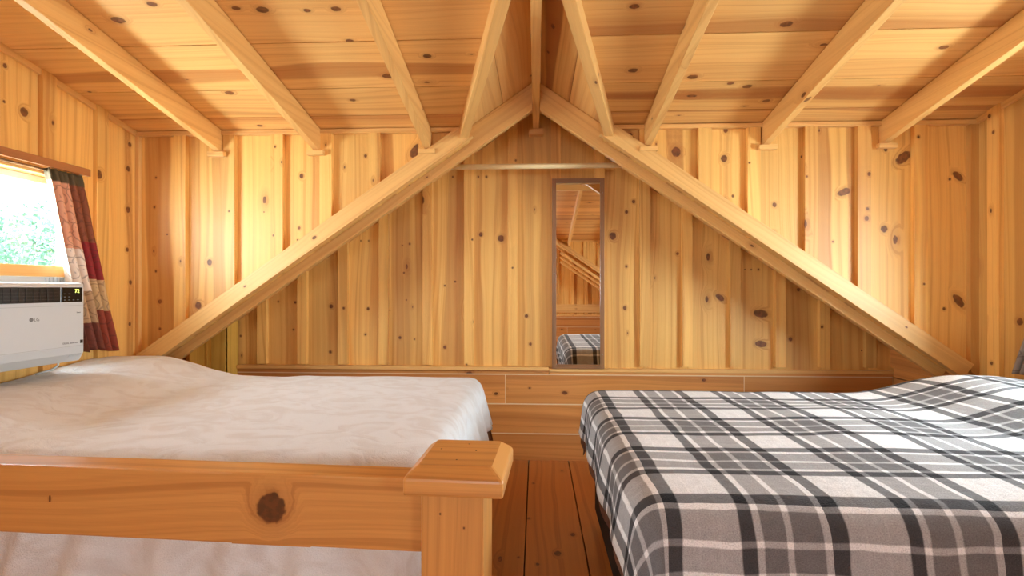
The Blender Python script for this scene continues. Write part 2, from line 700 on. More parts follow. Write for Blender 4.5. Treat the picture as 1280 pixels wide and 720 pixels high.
def gable_end(front):
    M = Matrix.Identity(4) if front else FLIP
    side = 'front' if front else 'rear'
    # recessed wall of vertical boards under the little roof
    bx = [px(u, 360, YB).x for u in (286, 330, 380, 430.5, 481, 535.5, 587, 641, 694.5, 749, 805, 857.5, 917, 973, 1028, 1085)]
    w = Wood()
    for a, b in board_layout(bx, -KL - 0.05, KR + 0.05):
        poly = rect(0.0, 2.6, a, b)
        poly = clip(poly, 1, GS, ZP)
        poly = clip(poly, 1, -GS, ZP)
        w.prism(poly, (0, YB, 0), Z_, X_, -Y_, 0.03)
    for b in bx:
        hw = 0.034
        poly = clip(clip(rect(0.66, 2.6, b - hw, b + hw), 1, GS, ZP), 1, -GS, ZP)
        w.prism(poly, (0, YB - 0.034, 0), Z_, X_, -Y_, 0.034)
    if front:
        KN = [(601, 293, .014), (626, 298, .022), (556, 357, .007), (569, 352, .007), (556, 434, .011), (766, 295, .024), (783, 265, .011),
              (783, 333, .009), (781, 385, .013), (792, 252, .012), (847, 317, .01), (598, 221, .007), (608, 221, .008), (566, 221, .006),
              (500, 422, .01), (451, 301, .005), (461, 301, .005), (457, 418, .008), (460, 386, .01), (432, 385, .009), (414, 383, .014),
              (413, 440, .01), (348, 377, .006), (369, 378, .008), (367, 412, .007), (503, 307, .006), (512, 305, .008), (518, 424, .006),
              (505, 341, .007), (508, 375, .005), (900, 372, .019, .9), (951, 392, .028, 1.45), (951, 430, .022, 1.45), (998, 362, .011), (988, 424, .013),
              (931, 337, .005), (939, 337, .005), (948, 337, .007), (658, 395, .012), (663, 430, .01), (1024, 408, .009), (1077, 438, .006), (645, 202, .007),
              (641, 335, .006), (487, 388, .005), (322, 402, .006), (301, 420, .007), (319, 372, .007), (584, 455, .007), (591, 300, .006)]
        for k in KN:
            w.knot(px(k[0], k[1], YB), k[2], 1.1 if len(k) == 3 else 1.8, -k[3] if len(k) > 3 else 0)
    if not front:
        w2 = Wood()
        for q in range(3):
            L_ = Vector((1, 0, -GS)).normalized()
            N2 = Vector((GS, 0, 1)).normalized()
            w2.prism(rect(0.6, 2.4, -0.045, 0), Vector((0, YW - 0.02 + q * 0.07, ZP - 0.19 - q * 0.085)), L_, N2, -Y_, 0.06)
        w2.prism(rect(0.1, KR, 0.69, 0.86), (0, YB - 0.05, 0), X_, Z_, -Y_, 0.03)
        tag(link('trim_12', xf_mesh(w2.mesh('trim_12'), M), M_beam), kind='structure')
        rest, w = w, Wood()  # opening cut in the unseen rear gable to admit the added fill
        for poly, O, A, B, C, bid in rest.recs:
            th = 0.03 if abs(O.y - YB) < 1e-6 else 0.034
            for part in (clip(poly, 0, 1, -1.0), clip(poly, 0, -1, -0.05), clip(clip(clip(poly, 0, -1, 1.0), 0, 1, 0.05), 1, 0, 0.85), clip(clip(clip(poly, 0, -1, 1.0), 0, 1, 0.05), -1, 0, -1.72)):
                if len(part) > 2:
                    w.prism(part, O, A, B, C, th, bid)
    me = xf_mesh(w.mesh('wall_' + side), M)
    o = link('wall_' + side, me, M_wall)
    tag(o, 'recessed gable wall of knotty pine boards and battens' if front else 'gable wall of pine boards seen only in the mirror', kind='structure')

    # base wall of horizontal boards with pale chinking, and knee walls
    w = Wood()
    yb = YB - 0.03
    g = 0.004
    rows = [(0.0, 0.181), (0.189, 0.387), (0.395, 0.594)]
    jo = [[-0.9, 1.1], [-1.4, 0.65], [px(632, 0, YB).x, px(928, 0, YB).x]]
    for (z0, z1), js in zip(rows, jo):
        xs = [-KL] + js + [KR]
        for a, b in zip(xs, xs[1:]):
            w.prism(rect(a + g * .6, b - g * .6, z0, z1), (0, yb, 0), X_, Z_, -Y_, 0.025)
    for a, b in ((-KL, 0.09), (0.095, KR)):
        w.prism(rect(a, b, 0.601, 0.627), (0, yb - 0.001, 0), X_, Z_, -Y_, 0.026)
    for s in (-1, 1):
        for z0, z1 in rows + [(0.601, 0.66)]:
            w.prism(rect(YW + 0.08, yb - 0.003, z0, z1), (s * KX[s], 0, 0), Y_, Z_, -X_ * s, 0.025)
        w.prism(rect(YW + 0.03, YB + 0.04, -0.02, 0.80), (s * (KX[s] + 0.026), 0, 0), Y_, Z_, -X_ * s, 0.03)
        w.prism(rect(YW + 0.03, YB + 0.04, 0.66, 0.85), (s * (KX[s] + 0.004), 0, 0), Y_, Z_, -X_ * s, 0.02)
    if front:
        for u, v, r in ((706, 491, .013), (620, 492, .01), (662, 485, .006), (880, 475, .01)):
            w.knot(px(u, v, yb), r)
    me = xf_mesh(w.mesh('baseboard_' + side), M)
    tag(link('baseboard_' + side, me, M_base), 'low wall of wide horizontal boards with pale gaps' if front else None, kind='structure')
    bm = bmesh.new()
    bbox(bm, -KL, KR, yb + 0.0006, YB + 0.001, 0.15, 0.6)
    tag(link('trim_1' if front else 'trim_2', xf_mesh(bm_mesh('chink', bm), M), M_chink), kind='structure')
    # ledge on top
    w = Wood()
    xm = px(686, 0, YB).x
    w.prism(rect(-2.13 if front else -KL, xm, 0.627, 0.652), (0, yb - 0.022, 0), X_, Z_, -Y_, 0.05)
    w.prism(rect(xm, KR, 0.619, 0.641), (0, yb - 0.012, 0), X_, Z_, -Y_, 0.04)
    tag(link('trim_3' if front else 'trim_4', xf_mesh(w.mesh('ledge'), M), M_beam, bevel=0.002),
        'narrow pine ledge under the vertical boards' if front else None, kind='structure')

    # upper walls left and right of the gable
    for s in (-1, 1):
        lim = XL - 0.14 if s < 0 else XR + 0.03
        if s < 0:
            bb = [px(u, 360, YW).x for u in (228.5, 289.5, 349, 409.5, 469.5, 532)]
        else:
            bb = [px(u, 360, YW).x for u in (806, 879, 940, 1011, 1076.5, 1146.5, 1213)]
        lo, hi = (lim, 0.0) if s < 0 else (0.0, lim)
        w = Wood()
        low = ZP - 0.10
        for a, b in board_layout(bb, lo, hi):
            poly = rect(0.0, ZC + 0.02, a, b)
            poly = clip(poly, -1, -GS * s, -low)          # z >= low - GS |x|
            if s > 0 and b > 2.46:
                w.prism(rect(0.0, 0.95, KR - 0.004, b), (0, YW + 0.002, 0), Z_, X_, -Y_, 0.055)
            poly = clip(poly, 1, GS * s, ZP) if False else poly
            w.prism(poly, (0, YW, 0), Z_, X_, -Y_, 0.055)
        for b in bb:
            hw = 0.036 if b < 2.4 else 0.022
            poly = clip(rect(0.0, ZC - 0.005, b - hw, b + hw), -1, -GS * s, -(low + 0.06))
            w.prism(poly, (0, YW - 0.030, 0), Z_, X_, -Y_, 0.030)
        # the part of these boards inside the little gable is open
        if front:
            KN = ([(262, 328, .016), (248, 382, .02), (195, 222, .006), (193, 259, .007), (195, 339, .007), (200, 377, .012), (200, 411, .008),
                   (209, 293, .005), (520, 188, .026, .7), (347, 185, .007), (377, 220, .013), (372, 300, .005), (447, 254, .012), (457, 195, .009),
                   (290, 265, .005), (345, 295, .006), (330, 265, .004), (270, 410, .005), (374, 285, .008), (237, 168, .008), (500, 160, .008)]
                  if s < 0 else
                  [(845, 190, .026), (788, 169, .012), (905, 198, .018), (906, 250, .013), (916, 245, .007), (968, 256, .012), (967, 291, .012), (907, 163, .013),
                   (1129, 197, .026, .9), (1105, 286, .018), (1107, 187, .01), (1198, 376, .022, -.6), (1180, 386, .008), (1079, 274, .012), (1080, 262, .008), (1150, 355, .006),
                   (1041, 302, .006), (1055, 240, .02, 1.2), (1197, 220, .018, -.8), (1002, 196, .006), (1082, 219, .01), (934, 205, .006), (1005, 222, .006), (1143, 173, .007), (1187, 224, .007)])
            for k in KN:
                w.knot(px(k[0], k[1], YW), k[2], 1.15 if len(k) == 3 else 2.0, k[3] if len(k) > 3 else 0)
        nm = 'wall_%s_%s' % (side, 'left' if s < 0 else 'right')
        # clip away what lies under the little roof (|x| < valley): build mesh, then bisect
        me = w.mesh(nm)
        bm = bmesh.new()
        bm.from_mesh(me)
        # keep |x| >= 0.34 only
        bmesh.ops.bisect_plane(bm, geom=bm.verts[:] + bm.edges[:] + bm.faces[:], plane_co=(s * 0.395, 0, 0), plane_no=(-s, 0, 0), clear_outer=True)
        bm.to_mesh(me)
        bm.free()
        tag(link(nm, xf_mesh(me, M), M_wall),
            ('upper %s wall of knotty pine boards above the diagonal rafter' % ('left' if s < 0 else 'right')) if front else None, kind='structure')
        # diagonal trim board along the foot of that wall
        w = Wood()
        L = Vector((s, 0, -GS)).normalized()
        N_ = Vector((s * GS, 0, 1)).normalized()
        cosg = 1 / math.sqrt(1 + GS * GS)
        a0, a1 = 0.42 / cosg, (KR + 0.02 if s > 0 else 2.40) / cosg
        O = Vector((0, YW - 0.048, ZP + 0.004))
        w.prism([(a0, -0.094), (a1, -0.094), (a1 + (0.0 if s > 0 else 0.0), 0), (a0 + 0.04, 0.0)], O, L, N_, -Y_, 0.048)
        if front:
            pts = [(1133, 409, .005), (1096, 372, .004)] if s > 0 else [(393, 297, .009), (306, 358, .006)]
            for u, v, r in pts:
                w.knot(px(u, v, YW - 0.048), r)
        n = {(True, -1): 5, (True, 1): 6, (False, -1): 7, (False, 1): 8}[(front, s)]
        tag(link('trim_%d' % n, xf_mesh(w.mesh('trim'), M), M_beam, bevel=0.003), kind='structure')
        # gable rafter
        w = Wood()
        root = None
        O = Vector((0, YG, ZP - 0.002))
        a1 = KX[s] / cosg - 0.005
        t = 0.135
        w.prism([(GS * -0.0, 0), (a1, 0), (a1, -t), (-t * GS, -t)] if False else [(0.002, 0), (a1, 0), (a1, -t), (0.002 + t * GS * 1.0 - 2 * t * GS + 0.0, -t)], O, L, N_, -Y_, 0.04)
        me = w.mesh('gable_rafter')
        bm = bmesh.new()
        bm.from_mesh(me)
        bmesh.ops.bisect_plane(bm, geom=bm.verts[:] + bm.edges[:] + bm.faces[:], plane_co=(s * 0.024, 0, 0), plane_no=(-s, 0, 0), clear_outer=True)
        bm.to_mesh(me)
        bm.free()
        o = link('gable_rafter', xf_mesh(me, M), M_beam, bevel=0.004)
        if front:
            lab = 'long diagonal pine rafter running from the peak down to the %s' % ('left behind the cream bed' if s < 0 else 'right behind the plaid bed')
        else:
            lab = 'diagonal pine rafter of the opposite gable, descending %s, seen only in mirror' % ('to the left' if s < 0 else 'to the right')
        tag(o, lab, 'rafter', 'diagonal gable rafters')
        # roof panel of the little gable
        w = Wood()
        k = 0
        bw = 0.24
        while k * bw < (KX[s] + 0.09) / cosg:
            b0, b1 = k * bw + 0.001, (k + 1) * bw - 0.002
            full = rect(YW + 0.005, YB + 0.04, b0, min(b1, (KX[s] + 0.10) / cosg))
            # valley: |x| <= (ZP - zc(y))/GS ; |x| = b*cosg ; zc = ZC + SL (YW - y)
            # b*cosg*GS <= ZP - ZC - SL*YW + SL*y
            inner = clip(rect(1.2, YW + 0.005, b0, b1), -SL, cosg * GS, ZP - ZC - SL * YW)
            bid = newbid()
            w.prism(full, (0, 0, ZP), Y_, L, -N_, 0.02, bid)
            if len(inner) > 2:
                w.prism(inner, (0, 0, ZP), Y_, L, -N_, 0.02, bid)
            k += 1
        # unbroken outer layer over the boards
        w.prism(rect(YW + 0.005, YB + 0.04, 0, (KX[s] + 0.10) / cosg), (0, 0, ZP + 0.026), Y_, L, -N_, 0.02, mi=1)
        w.prism(clip(rect(1.2, YW + 0.005, 0, 0.7), -SL, cosg * GS, ZP - ZC - SL * YW + 0.02), (0, 0, ZP + 0.026), Y_, L, -N_, 0.02, mi=1)
        nm = 'ceiling_%s_gable_%s' % (side, 'left' if s < 0 else 'right')
        tag(link(nm, xf_mesh(w.mesh(nm), M), [M_ceil, M_bark]), kind='structure')
        # valley rafter
        yt = YW - (ZP - ZC) / SL
        A = Vector((s * 0.015, yt + 0.07, ZP - 0.012))
        Bp = Vector((s * (ZP - zc(YW)) / GS * 1.0, YW + 0.055, zc(YW + 0.055) + 0.0))
        d = (Bp - A)
        Ln = d.length
        d.normalize()
        sd = d.cross(Z_).normalized()
        up = sd.cross(d).normalized()
        if up.z < 0:
            up = -up
        w = Wood()
        w.prism(rect(0, Ln, -0.078, 0.012), A - sd * (0.026), d, up, -sd, 0.052)
        if front:
            pass
        o = link('valley_rafter', xf_mesh(w.mesh('valley_rafter'), M), M_beam, bevel=0.003)
        if front:
            lab = 'slanting valley rafter just %s of the centre ridge beam' % ('left' if s < 0 else 'right')
        else:
            lab = 'valley rafter of the opposite gable on its %s side, behind the viewer' % ('left' if s < 0 else 'right')
        tag(o, lab, 'rafter', 'valley rafters')
    # ridge beam of the little gable
    w = Wood()
    yt = YW - (ZP - ZC) / SL
    w.box(-0.0225, 0.0225, yt, YB, 2.30, ZP - 0.01, 'y')
    if front:
        root = empty('ridge_beam', (0, YB, 2.30), 'narrow ridge beam running straight to the peak above the closet rod', 'beam')
    else:
        root = empty('ridge_beam', (0, -YB, 2.30), 'narrow ridge beam of the opposite gable behind the viewer', 'beam')
    link('beam', xf_mesh(w.mesh('beam'), M), M_beam, root, bevel=0.003)
    w = Wood()
    w.box(-0.05, 0.05, YB - 0.07, YB - 0.001, 2.258, 2.2995, 'x')
    link('support_block', xf_mesh(w.mesh('support_block'), M), M_beam, root, bevel=0.002)
    # main ceiling slope
    nrm = Vector((0, SL, 1)).normalized()
    along = Vector((0, -1, SL)).normalized()
    Lt = YW * math.sqrt(1 + SL * SL)
    sc = math.sqrt(1 + SL * SL)
    w = Wood()
    cuts = [-0.12, 0.165, 0.43, 0.78, 1.12, 1.46, 1.80, 2.12, 2.46, 2.80, Lt + 0.001]
    yv = YW - (ZP - ZC) / SL
    for i, (a, b) in enumerate(zip(cuts, cuts[1:])):
        for s in (-1, 1):
            x0, x1 = (XL - 0.03, 0) if s < 0 else (0, XR + 0.03)
            js = [x0, x1]
            if s < 0 and i % 2:
                pass
            poly = rect(x0, x1, a + 0.003, b - 0.003)
            # keep s*x >= (ZP - zc)/GS ; zc = ZC + SL*b/sc
            poly = clip(poly, -s, -SL / sc / GS, -(ZP - ZC) / GS)
            w.prism(poly, (0, YW, ZC), X_, along, -nrm, 0.022)
    if front:
        for u, v, r in ((287, 116, .016), (148, 25, .02), (190, 5, .014), (328, 12, .018), (295, 10, .012), (420, 11, .014), (384, 13, .01), (325, 157, .012),
                        (793, 8, .014), (791, 88, .016), (983, 30, .018), (866, 96, .018), (934, 108, .016), (913, 104, .012), (958, 126, .014), (1180, 59, .014),
                        (441, 125, .012), (437, 51, .012), (485, 95, .02), (534, 70, .014), (620, 62, .01)):
            # intersect view ray with the slope
            a_ = (u - 640) / F
            dx = a_ * math.cos(YAW) - math.sin(YAW)
            dy = a_ * math.sin(YAW) + math.cos(YAW)
            dz = (360 - v) / F
            t_ = (ZC + SL * YW - EYE) / (dz + SL * dy)
            w.knot((dx * t_, dy * t_, EYE + dz * t_), r)
    nm = 'ceiling_' + side
    tag(link(nm, xf_mesh(w.mesh(nm), M), M_ceil), 'sloping ceiling of wide pine planks between the rafters' if front else None, kind='structure')
    # outer roof skin so no sky shows through the joints
    bm = bmesh.new()
    for s in (-1, 1):
        x0, x1 = (XL - 0.25, 0) if s < 0 else (0, XR + 0.25)
        vs = [(x0, YW + 0.1), (s * (ZP - ZC + 0.0) / GS, YW + 0.1), (0, yv), (0, 0), (x0 if s < 0 else x1, 0)]
        if s > 0:
            vs = [(x1, YW + 0.1), (s * (ZP - ZC) / GS, YW + 0.1), (0, yv), (0, 0), (x1, 0)]
        top = [bm.verts.new((x, y, zc(y) + 0.06)) for x, y in vs]
        bot = [bm.verts.new((x, y, zc(y) + 0.03)) for x, y in vs]
        bm.faces.new(top)
        bm.faces.new(bot[::-1])
        for i in range(5):
            j = (i + 1) % 5
            bm.faces.new((top[i], top[j], bot[j], bot[i]))
    tag(link('roof_deck', xf_mesh(bm_mesh('roof_deck', bm), M), M_bark), kind='structure')
    # cornice strips
    w = Wood()
    for s in (-1, 1):
        e = 0.437
        x0, x1 = (XL, -e) if s < 0 else (e, XR)
        w.box(x0, x1, YW - 0.036, YW - 0.0005, ZC - 0.024, ZC + 0.0, 'x')
    for xw, s in ((XL, 1), (XR, -1)):
        w.prism(rect(0, Lt, -0.03, 0), (xw + s * 0.018, YW, ZC), along, nrm, X_ * s, 0.018)
    w.box(XL, XL + 0.024, YW - 0.024, YW - 0.0005, 0.8, ZC - 0.02, 'z')
    n = 9 if front else 10
    tag(link('trim_%d' % n, xf_mesh(w.mesh('cornice'), M), M_beam, bevel=0.002), kind='structure')


gable_end(True)
gable_end(False)

# main roof ridge beam, overhead
w = Wood()
w.box(XL, XR, -0.03, 0.03, zc(0) - 0.2, zc(0) - 0.005, 'x')
tag(w.build('ridge_beam', M_beam, bevel=0.003), 'main ridge beam crossing the loft above the viewer, seen only in the mirror', 'beam')

# ------------------------------------------------------------------ side walls with windows
WY0, WY1, WZ0, WZ1 = 1.62, 2.64, 0.86, 1.79       # left window opening
RY0, RY1 = 1.35, 2.30                             # right window opening


def side_wall(name, X, s, holes, battens, label, knots=()):
    """s = +1: wall looks towards +X"""
    w = Wood()
    lim = lambda y: zc(y) + 0.03

    def put(y0, y1, off, th, bid):
        zt = max(zc(y0), zc(y1)) + 0.02
        segs = [(y0, y1, 0.0, zt)]
        for (h0, h1, g0, g1) in holes:
            ns = []
            for (a, b, c, d) in segs:
                if b <= h0 or a >= h1 or d <= g0 or c >= g1:
                    ns.append((a, b, c, d))
                    continue
                if a < h0:
                    ns.append((a, h0, c, d))
                    a = h0
                if b > h1:
                    ns.append((h1, b, c, d))
                    b = h1
                if c < g0:
                    ns.append((a, b, c, g0))
                if d > g1:
                    ns.append((a, b, g1, d))
            segs = ns
        for (a, b, c, d) in segs:
            w.prism(rect(c, d, a, b), (X + s * off, 0, 0), Z_, Y_, X_ * s, th, bid)
    for a, b in board_layout(battens, -YW - 0.06, YW + 0.055):
        put(a, b, 0, 0.045, newbid())
    for b in battens:
        put(b - 0.036, b + 0.036, 0.026, 0.026, newbid())
    for k in knots:
        w.knot(k[0], k[1], 1.15)
    o = w.build(name, M_wall)
    tag(o, label, kind='structure')


lb = [2.72 - 0.31 * i for i in range(20) if 2.72 - 0.31 * i > -2.95]
rb = [2.853 - 0.30 * i for i in range(20) if 2.853 - 0.30 * i > -2.95]
side_wall('wall_left', XL, 1, [(WY0, WY1, WZ0, WZ1), (-2.4, -1.3, WZ0, WZ1)], lb, 'left wall of knotty pine boards around the window',
          [(pxX(118, 218, XL), .021), (pxX(30, 140, XL), .02), (pxX(162, 181, XL), .013), (pxX(160, 211, XL), .014), (pxX(6, 82, XL), .01), (pxX(160, 262, XL), .016),
           (pxX(159, 312, XL), .012), (pxX(163, 353, XL), .012), (pxX(162, 405, XL), .01), (pxX(5, 127, XL), .006)])
side_wall('wall_right', XR, -1, [(RY0, RY1, WZ0, WZ1), (-2.4, -1.3, WZ0, WZ1)], rb, 'right wall of knotty pine boards',
          [(pxX(1275, 402, XR), .017), (pxX(1246, 454, XR), .009), (pxX(1237, 453, XR), .006), (pxX(1243, 145, XR), .01), (pxX(1248, 165, XR), .008)])

NWIN = [0]


def window(X, s, y0, y1, z0, z1, ac=False, label=None):
    """sash window set in the side wall, frame towards the room; s=+1 looks to +X"""
    NWIN[0] += 1
    root = bpy.data.objects.new('window_%d' % NWIN[0], None)
    root.location = (X, (y0 + y1) / 2, z0)
    COL.objects.link(root)
    tag(root, label, kind='structure')
    xs = lambda d: X + s * d          # d metres into the room from the wall face

    def bx(w, d0, d1, a, b, c, d, al, mi=0):
        p, q = sorted((xs(d0), xs(d1)))
        w.box(p, q, a, b, c, d, al, mi=mi)
    w = Wood()
    bx(w, -0.13, 0.002, y0, y0 + 0.025, z0, z1, 'z')
    bx(w, -0.13, 0.002, y1 - 0.025, y1, z0, z1, 'z')
    bx(w, -0.13, 0.002, y0 + 0.025, y1 - 0.025, z1 - 0.03, z1, 'y')
    bx(w, -0.13, 0.002, y0 + 0.025, y1 - 0.025, z0, z0 + 0.025, 'y')
    w.build('window_frame', M_beam, root, 0.002)
    ya, yb, za, zb = y0 + 0.0255, y1 - 0.0255, z0 + 0.0255, z1 - 0.0305
    w = Wood()
    t = 0.032
    for (a, b, c, d, al) in ((ya, ya + t, za, zb, 'z'), (yb - t, yb, za, zb, 'z'), (ya + t, yb - t, zb - t, zb, 'y'), (ya + t, yb - t, za, za + t, 'y')):
        bx(w, -0.115, -0.075, a, b, c, d, al)
    w.build('outer_sash', M_vinyl, root, 0.002)
    zr = 1.277 if ac else (z0 + z1) / 2
    w = Wood()
    bx(w, -0.095, -0.091, ya + t, yb - t, za + t, zb - t, 'y')
    w.build('pane', M_glass, root)
    # raised inner sash: its wooden bottom rail crosses the window
    w = Wood()
    bx(w, -0.07, -0.02, ya, yb, zr - 0.02, zr + 0.035, 'y')
    w.build('sash_rail', M_beam, root, 0.003)
    return root


window(XL, 1, WY0, WY1, WZ0, WZ1, True, 'left window behind the air conditioner')
window(XR, -1, RY0, RY1, WZ0, WZ1, False, 'right window outside the picture')
window(XL, 1, -2.4, -1.3, WZ0, WZ1)  # unseen rear window, added to let fill light in
window(XR, -1, -2.4, -1.3, WZ0, WZ1)  # its unseen twin on the right, likewise added for fill

# ------------------------------------------------------------------ main rafters with their support blocks


def rafter(x, inner, label, group, front=True):
    """x: the face turned to the middle; inner: +1 if the body lies to the right of it"""
    x0, x1 = sorted((x, x + inner * 0.04))
    nrm = Vector((0, SL, 1)).normalized()
    sg = 1 if front else -1
    root = empty('ceiling_rafter', ((x0 + x1) / 2, sg * YW, ZC - 0.14), label, 'rafter', group)
    w = Wood()
    poly = [(0.0325, zc(0.0325) - 0.003), (YW - 0.002, zc(YW) - 0.003), (YW - 0.002, zc(YW) - 0.130), (0.0325, zc(0.0325) - 0.130)]
    w.prism(poly, (x1, 0, 0), Y_, Z_, X_, x1 - x0)
    if front:
        for q in range(2):
            pass
    link('beam', xf_mesh(w.mesh('beam'), Matrix.Identity(4) if front else FLIP), M_beam, root, 0.003)
    w = Wood()
    w.box(x0 - 0.03, x1 + 0.03, YW - 0.062, YW - 0.0305, zc(YW) - 0.157, zc(YW) - 0.1305, 'x')
    link('support_block', xf_mesh(w.mesh('support_block'), Matrix.Identity(4) if front else FLIP), M_beam, root, 0.002)


for u, side, lab in ((281, -1, 'leftmost ceiling rafter, above the air conditioner'),
                     (403, -1, 'second ceiling rafter from the left, above the cream bed'),
                     (540, -1, 'third ceiling rafter from the left, next to the valley rafter'),
                     (804, 1, 'ceiling rafter nearest the valley rafter on the right half'),
                     (950, 1, 'middle ceiling rafter of the three on the right half'),
                     (1097, 1, 'rightmost ceiling rafter, near the right wall')):
    x = px(u, 180, YW).x
    rafter(x, side, lab, 'sloping ceiling rafters')
for u, w_ord in ((281, 'outermost on the left'), (403, 'second from the left wall'), (540, 'left of its gable peak'), (804, 'right of its gable peak'),
                 (950, 'second from the right wall'), (1097, 'outermost on the right')):
    x = px(u, 180, YW).x
    rafter(x, -1 if x < 0 else 1, 'pine rafter on the opposite slope behind the viewer, ' + w_ord, 'rafters behind the viewer', False)

# ------------------------------------------------------------------ boxed corner partition at the left end of the ledge
w = Wood()
w.prism(rect(0, 1.02, -2.40, -2.275), (0, 3.44, 0), Z_, X_, -Y_, 0.02)
w.prism(rect(0, 1.02, -2.2745, -2.24), (0, 3.435, 0), Z_, X_, -Y_, 0.02)
w.prism(rect(0, 1.02, -2.239, -2.135), (0, 3.43, 0), Z_, X_, -Y_, 0.02)
w.prism(rect(0, 1.02, 3.4305, YB - 0.021), (-2.135, 0, 0), Z_, Y_, X_, 0.02)
tag(w.build('trim_11', M_yellow, bevel=0.002), 'yellowish boxed boards at the left end of the ledge', kind='structure')

# ------------------------------------------------------------------ closet rod
root = empty('closet_rod', (0, 3.3, 1.984), 'pale round wooden closet rod spanning the gable above the mirror', 'rod')
bm = bmesh.new()
tube(bm, [(-0.60, 3.3, 1.984), (0.60, 3.3, 1.984)], 0.0165, 20)
w_ = plain('rod_wood', rgb(255, 232, 178), 0.4, namt=0.05)
link('pole', bm_mesh('pole', bm), w_, root, smooth=True)
for s in (-1, 1):
    bm = bmesh.new()
    tube(bm, [(s * 0.60, 3.3, 1.984), (s * 0.628, 3.3, 1.984)], 0.028, 20)
    link('socket', bm_mesh('socket', bm), M_beam, root)

# ------------------------------------------------------------------ wall mirror
mx0, mx1 = px(690, 0, 3.565).x, px(755, 0, 3.565).x
mz0, mz1 = 0.6435, px(700, 224, 3.565).z
ym = YB - 0.049
root = empty('wall_mirror', ((mx0 + mx1) / 2, ym, mz0), 'tall narrow mirror in a brown frame standing on the ledge', 'mirror')
w = Wood()
fw = 0.028
for (a, b, c, d, al) in ((mx0, mx0 + fw, mz0, mz1, 'z'), (mx1 - fw, mx1, mz0, mz1, 'z'), (mx0 + fw, mx1 - fw, mz0, mz0 + fw, 'x'), (mx0 + fw, mx1 - fw, mz1 - fw, mz1, 'x')):
    w.box(a, b, ym - 0.008, ym + 0.014, c, d, al)
w.build('frame', M_framewood, root, 0.002)
bm = bmesh.new()
bbox(bm, mx0 + fw, mx1 - fw, ym + 0.002, ym + 0.008, mz0 + fw, mz1 - fw)
link('mirror_glass', bm_mesh('mirror_glass', bm), M_mirror, root)
for i, (xx, zz) in enumerate(((mx1 - fw / 2, mz1 - .1), (mx0 + fw / 2, (mz0 + mz1) / 2), (mx1 - fw / 2, mz0 + .1), (mx0 + fw / 2, mz0 + .1))):
    bm = bmesh.new()
    tube(bm, [(xx, ym - 0.0105, zz), (xx, ym - 0.008, zz)], 0.004, 10)
    link('screw', bm_mesh('screw', bm), M_metal, root)

# ------------------------------------------------------------------ beds and blankets


def drop_curve(d, R):
    """arc length d past the edge -> (outward, down)"""
    q = R * math.pi / 2
    if d <= 0:
        return d * 0.0, 0.0
    if d < q:
        a = d / R
        return R * math.sin(a), R * (1 - math.cos(a))
    return R, R + (d - q)


def blanket_mesh(name, x0, x1, y0, y1, zt, ov, R, hump, n=0.028, fold=0.02, seed=0, flat_amp=0.004, fq=17):
    """ov = overhang (-x, +x, -y, +y)"""
    sx0, sx1, sy0, sy1 = x0 + R - ov[0] if ov[0] else x0, x1 - R + ov[1] if ov[1] else x1, y0 + R - ov[2] if ov[2] else y0, y1 - R + ov[3] if ov[3] else y1
    ex0, ex1, ey0, ey1 = (x0 + R if ov[0] else x0), (x1 - R if ov[1] else x1), (y0 + R if ov[2] else y0), (y1 - R if ov[3] else y1)
    nx, ny = int((sx1 - sx0) / n) + 1, int((sy1 - sy0) / n) + 1
    bm = bmesh.new()
    uvl = bm.loops.layers.uv.new('UVMap')
    g = []
    for j in range(ny + 1):
        row = []
        for i in range(nx + 1):
            s = sx0 + (sx1 - sx0) * i / nx
            t = sy0 + (sy1 - sy0) * j / ny
            dx = s - ex1 if s > ex1 else (s - ex0 if s < ex0 else 0.0)
            dy = t - ey1 if t > ey1 else (t - ey0 if t < ey0 else 0.0)
            d = math.hypot(dx, dy)
            cx, cy = min(max(s, ex0), ex1), min(max(t, ey0), ey1)
            z = zt + hump(cx, cy)
            z += flat_amp * (noise.noise(Vector((s * 3.1, t * 4.3, seed))) + 0.5 * noise.noise(Vector((s * 9, t * 9, seed + 5))))
            x, y = cx, cy
            if d > 0:
                ux, uy = dx / d, dy / d
                o, dn = drop_curve(d, R)
                # folds in the hanging part
                prm = (t if abs(dx) > abs(dy) else s) + 0.35 * math.atan2(abs(dy), abs(dx) + 1e-6)
                k = min(1.0, max(0.0, (dn - R * 0.4) / 0.3))
                fo = fold * k * (math.sin(prm * fq + 5 * d + seed + 3 * noise.noise(Vector((prm * 2.2, seed, 0)))) + 0.6 * noise.noise(Vector((prm * 9, d * 3, seed + 2))))
                flare = 0.10 * max(0, dn - R)
                o += fo + flare + fold * k * 0.8
                x += ux * o
                y += uy * o
                z -= dn
            row.append((bm.verts.new((x, y, max(z, 0.03))), (s, t)))
        g.append(row)
    for j in range(ny):
        for i in range(nx):
            q = [g[j][i], g[j][i + 1], g[j + 1][i + 1], g[j + 1][i]]
            f = bm.faces.new([a[0] for a in q])
            f.smooth = True
            for lp, a in zip(f.loops, q):
                lp[uvl].uv = a[1]
    me = bpy.data.meshes.new(name)
    bm.to_mesh(me)
    bm.free()
    return me


def blanket(name, mat, label, cat, thick=0.006, **kw):
    me = blanket_mesh(name, **kw)
    o = link(name, me, mat)
    so = o.modifiers.new('thick', 'SOLIDIFY')
    so.thickness = thick
    so.offset = -1
    ss = o.modifiers.new('sub', 'SUBSURF')
    ss.levels = ss.render_levels = 1
    return tag(o, label, cat)


def bump(x, c, w):
    t = max(0.0, 1 - abs(x - c) / w)
    return t * t * (3 - 2 * t)


def soft(x, lo, hi):
    t = min(1, max(0, (x - lo) / (hi - lo)))
    return t * t * (3 - 2 * t)


